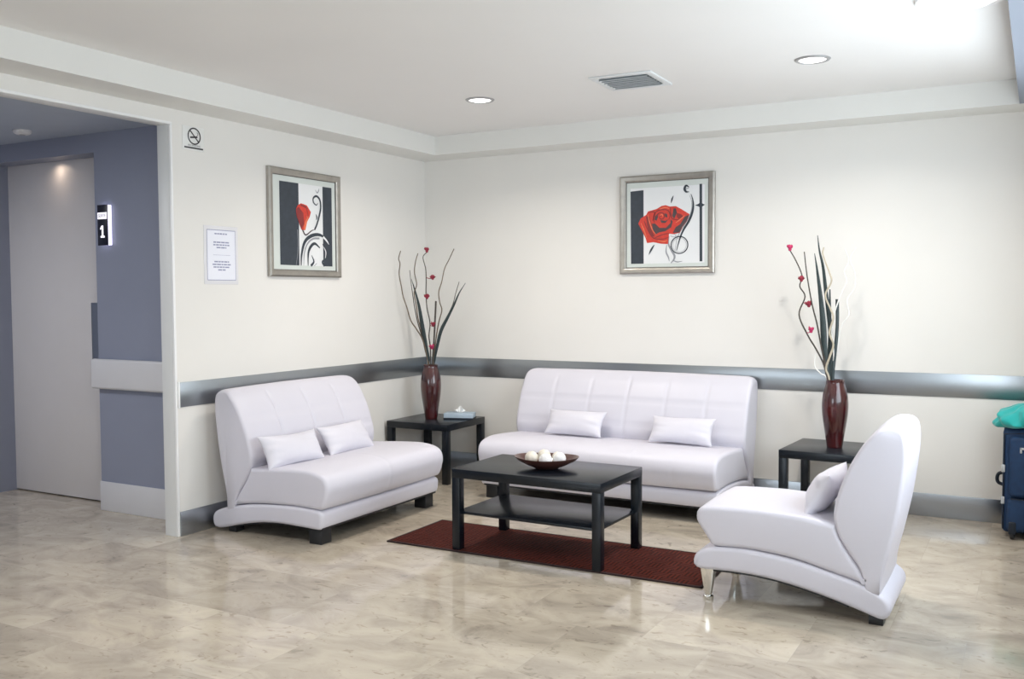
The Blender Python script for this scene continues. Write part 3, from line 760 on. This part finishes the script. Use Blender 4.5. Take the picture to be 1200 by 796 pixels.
stem('curly_twig', 'thick curly tan twig winding over the dark leaves in the vase behind the armless chair', c2, V2['curlyW'], .0062, .0035, 'twig_tan', group=G2)
stem('curly_twig', 'curly white twig reaching farthest right from the vase behind the armless chair', c2, V2['curlyP'], .004, .0026, 'twig_pale', group=G2)
stem('curly_twig', 'curly white twig between the reed and the outermost white twig', c2, V2['curlyQ'], .004, .0026, 'twig_pale', group=G2)
stem('curly_twig', 'short white twig curling over the rim of the vase behind the armless chair', c2, V2['curlyL'], .004, .003, 'twig_pale', group=G2)

# ------------------------------------------------------------------ pictures
def pic_xy(u, v, W, H): return (-W / 2 + u * W, H / 2 - v * H)
def flat(bm, pts, layer, mi):
    vs = [bm.verts.new((x, -.0006 * layer, z)) for x, z in pts]
    f = bm.faces.new(vs); f.material_index = mi; f.normal_update()
    if f.normal.y > 0: f.normal_flip()
    bmesh.ops.triangulate(bm, faces=[f], ngon_method='EAR_CLIP')
def ribbon(bm, pts, w0, w1, layer, mi, n=8, mid=None):
    c = catmull([(x, 0, z) for x, z in pts], n); N = len(c); L_, R__ = [], []
    for i, p in enumerate(c):
        t = (c[min(i + 1, N - 1)] - c[max(0, i - 1)]).normalized(); s = Vector((-t.z, 0, t.x)); f = i / (N - 1)
        w = w0 + (w1 - w0) * f if mid is None else (w0 * (1 - f) + w1 * f) + (mid - (w0 + w1) / 2) * sin(pi * f)
        L_.append(p + s * w / 2); R__.append(p - s * w / 2)
    a = [bm.verts.new((q.x, -.0006 * layer, q.z)) for q in L_]; b = [bm.verts.new((q.x, -.0006 * layer, q.z)) for q in R__]
    for i in range(N - 1):
        f = bm.faces.new((a[i], a[i + 1], b[i + 1], b[i])); f.material_index = mi; f.normal_update()
        if f.normal.y > 0: f.normal_flip()
PM = ['p_white', 'p_black', 'p_red', 'p_dred', 'p_orange', 'p_grey', 'p_dk']
def framed(label, loc, rz, W, H, draw, inner):
    """origin at the centre of the picture on the wall plane"""
    t = thing('framed_picture', label, 'picture', loc, rz, 'framed rose pictures')
    f = .044; bm = bmesh.new()
    for sx, sz, hor in ((0, 1, 1), (0, -1, 1), (1, 0, 0), (-1, 0, 0)):
        # mitred moulding with a stepped section
        sec = [(0, 0), (0, -.022), (.010, -.030), (.030, -.026), (f, -.016), (f, 0)]
        L2 = (W if hor else H) / 2; O = (H if hor else W) / 2
        ends = []
        for e in (-1, 1):
            ring = []
            for ins, y in sec:
                a = e * (L2 - ins); o_ = (O - ins) * (sz if hor else sx)
                ring.append(bm.verts.new((a, y, o_) if hor else (o_, y, a)))
            ends.append(ring)
        for k in range(len(sec) - 1): bm.faces.new((ends[0][k], ends[0][k + 1], ends[1][k + 1], ends[1][k]))
    bmesh.ops.remove_doubles(bm, verts=bm.verts, dist=1e-5); bmesh.ops.recalc_face_normals(bm, faces=bm.faces)
    ob('picture_frame', bm, 'frame', t, angle=25)
    iw, ih = W / 2 - f + .004, H / 2 - f + .004
    ob('mount_board', B(-iw, iw, -.008, -.002, -ih, ih), 'mat', t, smooth=False)
    bm = bmesh.new()
    for a in ((-iw, iw, ih - .008, ih), (-iw, iw, -ih, -ih + .008), (-iw, -iw + .008, -ih, ih), (iw - .008, iw, -ih, ih)): box(bm, a[0], a[1], -.012, -.008, a[2], a[3])
    ob('shadow_gap', bm, 'framegap', t, smooth=False)  # dark strips paint the shadow gap inside the frame
    u0, u1, v0, v1 = inner
    w_, h_ = (u1 - u0) * W, (v1 - v0) * H
    cx, cz = (u0 + u1 - 1) / 2 * W, -(v0 + v1 - 1) / 2 * H
    bm = bmesh.new(); draw(bm, w_, h_)
    bmesh.ops.translate(bm, vec=(cx, -.0084, cz), verts=bm.verts)
    ob('rose_print', bm, PM, t, smooth=False)
    return t
def draw_bud(bm, W, H):
    q = lambda l: [pic_xy((x - 128) / 342, (y - 145) / 523, W, H) for x, y in l]
    flat(bm, q([(128, 145), (470, 145), (470, 668), (128, 668)]), 0, 0)
    flat(bm, q([(128, 145), (248, 145), (248, 668), (128, 668)]), 1, 1)
    flat(bm, q([(407, 145), (470, 145), (470, 668), (407, 668)]), 1, 1)
    lines = [([(238, 440), (240, 520), (236, 600), (226, 668)], 3, 2, 5, None),
             ([(350, 432), (366, 395), (382, 340), (393, 285), (388, 235), (366, 212), (344, 228), (346, 256), (364, 270), (374, 256)], 9, 3, 1, 10),
             ([(360, 330), (366, 350), (362, 368)], 2, 2, 1, 8),
             ([(358, 172), (370, 190), (380, 176), (384, 160)], 2, 2, 5, 6),
             ([(258, 668), (262, 600), (282, 520), (320, 478), (372, 462), (414, 478), (442, 522)], 6, 3, 1, 16),
             ([(275, 668), (280, 590), (300, 528), (338, 492), (382, 486)], 2, 8, 5, 8),
             ([(304, 668), (306, 590), (322, 545), (350, 522), (384, 548)], 4, 5, 1, 14),
             ([(402, 520), (424, 570), (418, 618), (400, 640), (414, 668)], 3, 10, 1, 9),
             ([(322, 668), (342, 640), (328, 600)], 12, 3, 1, 9),
             ([(344, 668), (362, 650)], 3, 3, 5, None),
             ([(268, 432), (290, 470), (330, 440), (350, 432)], 8, 2, 6, 6)]
    for l, a, b, m_, mid in lines:
        s = W / 342; ribbon(bm, q(l), a * s, b * s, 2, m_, mid=None if mid is None else mid * s)
    # white strokes crossing the dark panels
    for l, a, b, mid in [([(407, 474), (432, 500), (446, 522)], 10, 2, 8), ([(410, 540), (424, 575), (420, 615)], 2, 2, 6)]:
        s = W / 342; ribbon(bm, q(l), a * s, b * s, 3, 0, mid=mid * s)
    flat(bm, q([(262, 270), (300, 280), (326, 320), (318, 352), (300, 385), (288, 440), (262, 438), (246, 392), (232, 350), (230, 308), (242, 284)]), 4, 2)
    flat(bm, q([(232, 308), (246, 296), (276, 330), (280, 400), (262, 438), (246, 392), (232, 350)]), 5, 3)
    flat(bm, q([(300, 345), (310, 352), (300, 385), (288, 436), (274, 436), (284, 390)]), 6, 4)
    flat(bm, q([(255, 276), (292, 284), (308, 304), (286, 296), (262, 288)]), 6, 3)
    ribbon(bm, q([(296, 300), (304, 340), (292, 372)]), 3 * W / 342, 2 * W / 342, 7, 3)
def draw_rose(bm, W, H):
    q = lambda l: [pic_xy((x - 130) / 500, (y - 145) / 535, W, H) for x, y in l]; s = W / 500
    flat(bm, q([(130, 145), (630, 145), (630, 680), (130, 680)]), 0, 0)
    flat(bm, q([(130, 165), (220, 160), (222, 680), (134, 680)]), 1, 1)
    flat(bm, q([(595, 140), (612, 140), (616, 672), (598, 672)]), 1, 1)
    flat(bm, q([(566, 285), (590, 276), (604, 262), (616, 276), (632, 284), (616, 294), (604, 308), (590, 294)]), 2, 1)
    for l, a, b, m_, mid in [([(540, 205), (553, 250), (555, 300), (544, 350), (522, 400), (492, 450), (468, 510), (446, 592)], 3, 4, 1, 15),
                             ([(532, 215), (545, 260), (545, 310), (530, 360), (505, 405), (478, 450), (452, 500), (436, 590)], 2, 2, 5, 5),
                             ([(528, 158), (508, 146), (498, 168), (508, 188), (528, 190)], 4, 3, 1, 16), ([(506, 168), (526, 164)], 3, 3, 1, None),
                             ([(398, 470), (440, 482), (432, 498), (404, 490)], 3, 3, 5, None),
                             ([(395, 490), (392, 545), (412, 590), (432, 628), (428, 655), (408, 680)], 5, 5, 5, 14),
                             ([(380, 550), (376, 600), (392, 640), (398, 668)], 3, 2, 5, 10),
                             ([(420, 660), (450, 672), (485, 668)], 3, 2, 5, 7),
                             ([(408, 262), (414, 236), (424, 210)], 2, 2, 1, 10),
                             ([(296, 548), (276, 580), (258, 616)], 2, 2, 1, 12)]:
        ribbon(bm, q(l), a * s, b * s, 3, m_, mid=None if mid is None else mid * s)
    for r, w in ((56, 7), (46, 2)):
        c = [(465 + r * cos(a), 555 + r * 1.05 * sin(a)) for a in [2 * pi * k / 24 for k in range(25)]]
        ribbon(bm, q(c), w * s, w * s, 3, 1 if w > 3 else 5, n=2)
    flat(bm, q([(185, 395), (202, 360), (240, 335), (252, 312), (310, 298), (345, 278), (372, 274), (400, 285), (440, 284), (480, 308), (532, 345), (514, 392), (486, 430), (468, 470), (424, 478), (396, 474), (392, 510), (388, 546), (340, 542), (290, 530), (246, 534), (236, 500), (214, 452)]), 4, 2)
    dark = [[(280, 400), (300, 398), (330, 430), (375, 432), (405, 400), (408, 372), (420, 390), (410, 430), (370, 456), (330, 462), (302, 478), (286, 450)],
            [(500, 360), (530, 348), (512, 392), (484, 430), (466, 468), (420, 470), (440, 430), (470, 410)],
            [(425, 300), (440, 298), (448, 330), (430, 372), (416, 352)],
            [(300, 350), (318, 330), (322, 352), (312, 380), (296, 372)],
            [(366, 330), (382, 336), (384, 362), (370, 356)],
            [(336, 376), (372, 384), (392, 372), (372, 398), (344, 396)]]
    for l in dark: flat(bm, q(l), 5, 6)
    for l in [[(240, 345), (262, 350), (276, 400), (282, 452), (300, 490), (280, 492), (256, 450), (244, 400)], [(444, 330), (476, 342), (492, 360), (462, 376), (448, 360)]]: flat(bm, q(l), 5, 3)
    for l, a, b in [([(312, 352), (326, 330), (350, 326), (364, 344), (358, 366), (338, 370), (332, 354), (346, 346)], 5, 3), ([(296, 392), (290, 350), (310, 316), (350, 304), (388, 312), (402, 344), (394, 376)], 5, 4),
                    ([(228, 380), (250, 440), (290, 500), (350, 510), (392, 500)], 5, 3), ([(404, 290), (408, 340), (420, 372), (470, 380)], 5, 3), ([(256, 318), (300, 322), (284, 380)], 4, 3), ([(400, 470), (350, 480), (300, 500)], 3, 5)]:
        ribbon(bm, q(l), a * s, b * s, 6, 3, mid=7 * s)
    for l, a, b in [([(250, 330), (262, 380), (282, 440), (310, 480)], 3, 2), ([(330, 300), (370, 290), (398, 300)], 3, 2), ([(440, 400), (468, 380), (500, 352)], 3, 3), ([(320, 520), (360, 528), (384, 520)], 3, 3), ([(336, 344), (348, 338), (354, 352)], 3, 3), ([(204, 392), (224, 440), (244, 500)], 3, 3)]:
        ribbon(bm, q(l), a * s, b * s, 7, 4, mid=8 * s)
framed('silver framed picture of a small red rosebud with black panels on the left wall', (0, -1.4655, 1.897), R(90), .728, .716, draw_bud, (.155, .885, .120, .892))
framed('silver framed picture of one large open red rose on the back wall', (2.069, 0, 1.909), 0, .704, .704, draw_rose, (.110, .895, .125, .895))

# no smoking sign and paper notice on the left wall
t = thing('no_smoking_sign', 'small white no smoking sign high on the wall beside the opening', 'sign', (0, -2.435, 2.345), R(90))
bm = bmesh.new(); bmesh.ops.create_circle
ob('sign_plate', B(-.083, .083, -.004, 0, -.072, .068, .003), 'plate', t)
bm = bmesh.new()
ribbon(bm, [(.046 * cos(a) + .005, .046 * sin(a) + .012) for a in [2 * pi * k / 28 for k in range(29)]], .008, .008, 1, 0, n=2)
ribbon(bm, [(-.028, .044), (.038, -.020)], .008, .008, 2, 0, n=2)
ribbon(bm, [(-.026, .002), (.030, .010)], .010, .010, 1, 0, n=2)
ribbon(bm, [(.026, .016), (.034, .026), (.026, .036)], .003, .003, 1, 0, n=3)
ribbon(bm, [(-.072, -.058), (.072, -.058)], .009, .009, 1, 0, n=2)
bmesh.ops.translate(bm, vec=(0, -.0045, 0), verts=bm.verts)
ob('sign_symbol', bm, 'ink_black', t, smooth=False)
bm = text_bm('NO SMOKING', .015); bmesh.ops.rotate(bm, matrix=Matrix.Rotation(pi / 2, 3, 'X'), verts=bm.verts); bmesh.ops.translate(bm, vec=(.004, -.005, -.044), verts=bm.verts)
ob('sign_text', bm, 'trimring', t, smooth=False)
t = thing('paper_notice', 'printed white paper notice in a clear holder on the left wall', 'notice', (0, -2.231, 1.662), R(90))
ob('holder', B(-.139, .139, -.004, 0, -.178, .178, .002), 'acrylic', t)
ob('paper', B(-.116, .116, -.0055, -.004, -.152, .152), 'paper', t, smooth=False)
bm = bmesh.new(); rnd = random.Random(4)
def textline(z, w, h=.008):
    x = -w / 2
    while x < w / 2 - .006:
        l = min(rnd.uniform(.012, .034), w / 2 - x)
        box(bm, x, x + l, -.0062, -.0055, z - h / 2, z + h / 2); x += l + .005
for block in (((.130, .110),), ((.078, .130), (.062, .132), (.046, .080)), ((-.040, .120), (-.057, .150), (-.073, .135), (-.090, .060))):
    bm = bmesh.new()
    for z, w in block: textline(z, w)
    ob('printed_text', bm, 'ink', t, smooth=False)
bm = bmesh.new()
box(bm, -.116, .116, -.0062, -.0055, .150, .154); box(bm, -.116, .116, -.0062, -.0055, -.154, -.150); box(bm, -.070, .070, -.006, -.0055, .0, .0015); box(bm, -.118, -.115, -.0062, -.0055, -.15, .15); box(bm, .114, .117, -.0062, -.0055, -.15, .15)
ob('border_line', bm, 'ink', t, smooth=False)

# outlet on the back wall
t = thing('wall_outlet', 'white double wall outlet between the corner table and the long sofa', 'outlet', (.886, 0, .442))
ob('cover_plate', B(-.035, .035, -.006, 0, -.058, .058, .003), 'plate', t)
for z in (.026, -.026):
    s_ = ob('socket', B(-.017, .017, -.0085, -.006, z - .015, z + .015, .004), 'plate', t)
    bm = bmesh.new(); box(bm, -.008, -.0055, -.009, -.0085, z - .003, z + .008); box(bm, .0055, .008, -.009, -.0085, z - .003, z + .008); box(bm, -.002, .002, -.009, -.0085, z - .011, z - .007)
    ob('slot', bm, 'slot', s_, smooth=False)

# ------------------------------------------------------------------ ceiling fittings
def round_light(label, x, y):
    t = thing('recessed_downlight', label, 'ceiling light', (x, y, HC), group='recessed downlights')
    bm = bmesh.new(); lathe(bm, [(.068, -.002), (.072, -.008), (.086, -.007), (.092, -.001), (.092, 0), (.068, 0)], 48); ob('trim_ring', bm, 'trimring', t)
    bm = bmesh.new(); lathe(bm, [(0, -.012), (.045, -.010), (.070, -.003)], 40); ob('lens', bm, 'lamp', t)
round_light('round recessed ceiling light nearer the left wall', 1.302, -1.304)
round_light('round recessed ceiling light nearer the right end of the room', 3.339, -1.332)
t = thing('ceiling_vent', 'square white air vent in the ceiling between the two round lights', 'vent', (2.33, -1.343, HC), R(1))
bm = bmesh.new()
for a in ((-.185, .185, -.19, -.150), (-.185, .185, .150, .19), (-.185, -.145, -.15, .15), (.145, .185, -.15, .15)): box(bm, *a, -.010, 0, .003)
ob('vent_frame', bm, 'vent', t)
ob('duct', B(-.145, .145, -.15, .15, -.003, -.0005), 'ventdark', t, smooth=False)
for k in range(7):
    y = -.125 + k * .0415
    bm = bmesh.new(); r = box(bm, -.144, .144, -.012, .012, -.0012, .0012)
    bmesh.ops.rotate(bm, matrix=Matrix.Rotation(R(38), 3, 'X'), verts=bm.verts); bmesh.ops.translate(bm, vec=(0, y, -.011), verts=bm.verts)
    ob('slat', bm, 'vent', t, smooth=False)
t = thing('dome_light', 'shallow white dome ceiling light at the top right edge', 'ceiling light', (4.10, -2.12, HC))
bm = bmesh.new(); lathe(bm, [(.150, 0), (.165, -.012), (.178, -.014), (.182, 0)], 56); ob('rim', bm, 'bead', t)
bm = bmesh.new(); lathe(bm, [(0, -.045), (.06, -.042), (.11, -.032), (.150, -.012), (.155, 0)], 56); ob('diffuser', bm, 'dome', t)

# ------------------------------------------------------------------ suitcase and cloth
t = thing('suitcase', 'dark blue soft suitcase standing upright at the right edge by the back wall', 'suitcase', (4.395, -.24, 0))
def rbox(x0, x1, y0, y1, z0, z1, b): return B(x0, x1, y0, y1, z0, z1, b, seg=5)
ob('body', rbox(-.162, .155, -.125, .125, .028, .635, .030), 'navy', t, angle=60)
ob('front_pocket', rbox(-.135, .150, -.178, -.10, .045, .232, .024), 'navy', t, angle=60)
ob('upper_pocket', rbox(-.128, .150, -.165, -.10, .242, .590, .024), 'navy', t, angle=60)
bm = bmesh.new(); tube(bm, [(-.155, -.122, .05), (-.155, -.122, .6)], .004, 8); tube(bm, [(-.155, -.122, .6), (.15, -.122, .622)], .004, 8); ob('piping', bm, 'navyd', t)
bm = bmesh.new(); tube(bm, [(-.118, -.181, .236), (.148, -.181, .236)], .0035, 6); ob('zipper', bm, 'navyd', t)
bm = bmesh.new(); box(bm, -.075, .09, -.172, -.162, .520, .532, .003); box(bm, -.075, -.063, -.172, -.162, .500, .532, .003); ob('pull_handle', bm, 'silver', t)
bm = bmesh.new(); tube(bm, catmull([(-.150, -.02, .36), (-.182, -.02, .352), (-.192, -.02, .325), (-.184, -.02, .298), (-.150, -.02, .285)], 5), .010, 8, 1.3); ob('side_handle', bm, 'navyd', t)
for z in (.40, .215): ob('buckle', B(-.168, -.148, -.128, -.105, z - .022, z + .022, .004), 'silver', t)
for x in (-.105, .11):
    bm = bmesh.new(); lathe(bm, [(0, -.012), (.020, -.012), (.027, -.008), (.027, .008), (.020, .012), (0, .012)], 24)
    bmesh.ops.rotate(bm, matrix=Matrix.Rotation(pi / 2, 3, 'Y'), verts=bm.verts); bmesh.ops.translate(bm, vec=(x, -.155, .027), verts=bm.verts)
    w_ = ob('wheel', bm, 'blackfoot', t)
    bm = B(x - .020, x + .020, -.186, -.150, .030, .105, .010, 3); ob('wheel_housing', bm, 'navyd', w_)
    ob('corner_foot', B(x - .02, x + .02, .07, .11, 0, .03, .004), 'blackfoot', t)
bm = bmesh.new(); bmesh.ops.create_uvsphere(bm, u_segments=72, v_segments=40, radius=1)
for v in bm.verts:
    p = v.co.copy(); a = math.atan2(p.y, p.x)
    fold = .09 * sin(7 * a + 3 * p.z) + .05 * sin(13 * a - 4 * p.z + 1) + .05 * sin(9 * p.x + 5 * p.z)
    k = 1 + fold * (1 - .3 * abs(p.z))
    x, y, z = p.x * .188 * k, p.y * .170 * k, p.z * .080 * (1 + .5 * fold)
    e = max(abs(p.x), abs(p.y))
    if p.z < 0 and e < .80: z = max(z, -.050)
    if e > .78 and p.z < .5: z -= .026 * min(1, (e - .78) / .15) * (1 if p.x < 0 or p.y < 0 else .3) * (.6 + .4 * sin(5 * a))
    z += .012 * sin(p.x * 2.2 + .6)
    v.co = (x, y, z)
o = ob('cloth_bundle', bm, 'teal', angle=80); o.location = (4.376, -.270, .690)
zm = min(v.co.z for v in o.data.vertices); 
tag(o, 'crumpled bright teal cloth lying on top of the blue suitcase', 'cloth')

# ------------------------------------------------------------------ light
w = bpy.data.worlds.new('sky'); scene.world = w; w.use_nodes = True
bg = w.node_tree.nodes['Background']; bg.inputs['Color'].default_value = (.86, .925, 1.0, 1); bg.inputs['Strength'].default_value = SKY
def area(name, loc, rot, sx, sy, power, color, portal=False, spread=None):
    l = bpy.data.lights.new(name, 'AREA'); l.shape = 'RECTANGLE'; l.size = sx; l.size_y = sy; l.energy = power; l.color = color
    if portal: l.cycles.is_portal = True
    if spread: l.spread = spread
    o = bpy.data.objects.new(name, l); col.objects.link(o); o.location = loc; o.rotation_euler = rot; return o
for a, b in WIN:
    area('window_portal', (XR + .14, (a + b) / 2, (WZ0 + WZ1) / 2), (0, R(90), 0), WZ1 - WZ0, b - a, 10, (1, 1, 1), True)
area('window_portal', ((FILL_WIN[0] + FILL_WIN[1]) / 2, YF - .14, (WZ0 + WZ1) / 2), (R(90), 0, 0), FILL_WIN[1] - FILL_WIN[0], WZ1 - WZ0, 10, (1, 1, 1), True)  # portal for the added front window
for x, y, e in ((1.302, -1.304, 16), (3.339, -1.332, 16), (1.302, -3.95, 11), (3.339, -4.2, 4), (1.6, -7.4, 8)):  # entries with no ceiling fixture are added fill lights, unseen
    l = bpy.data.lights.new('round_light', 'AREA'); l.shape = 'DISK'; l.size = .13; l.energy = e * DLK; l.color = (1, .93, .84); l.spread = R(150)
    o = bpy.data.objects.new('downlight_or_fill', l); col.objects.link(o); o.location = (x, y, HC - .016)
l = bpy.data.lights.new('corridor_lamp', 'SPOT'); l.energy = 1.3; l.color = (1, .80, .62); l.spot_size = R(168); l.spot_blend = 1.; l.shadow_soft_size = .03
o = bpy.data.objects.new('corridor_lamp', l); col.objects.link(o); o.location = (-1.56, -2.238, DZ - .006)

l = bpy.data.lights.new('corridor_fill_light', 'AREA'); l.shape = 'DISK'; l.size = .5; l.energy = CORR; l.color = (.93, .95, 1)  # unseen fill brightening the corridor, no fixture modelled
o = bpy.data.objects.new('corridor_fill_light', l); col.objects.link(o); o.location = (-1.7, -4.2, CH - .02)

# ------------------------------------------------------------------ camera
f, X, Y, Z, yaw, pit, rol = 1122.8433, 4.4066, -6.5318, 1.4183, .5039, .0477, -.0044
fw = Vector((-sin(yaw) * cos(pit), cos(yaw) * cos(pit), -sin(pit))); rr = Vector((cos(yaw), sin(yaw), 0)); uu = rr.cross(fw)
r2 = rr * cos(rol) + uu * sin(rol); u2 = -rr * sin(rol) + uu * cos(rol)
cam = bpy.data.cameras.new('camera'); co = bpy.data.objects.new('camera', cam); col.objects.link(co)
mw = Matrix((r2, u2, -fw)).transposed().to_4x4(); mw.translation = (X, Y, Z); co.matrix_world = mw
cam.sensor_width = 36; cam.sensor_fit = 'HORIZONTAL'; cam.lens = f * 36 / 1200; cam.clip_start = .03
scene.camera = co
vs = scene.view_settings
vs.view_transform = 'Standard'; vs.look = 'None'; vs.gamma = 1; vs.use_curve_mapping = False; vs.exposure = EXPO
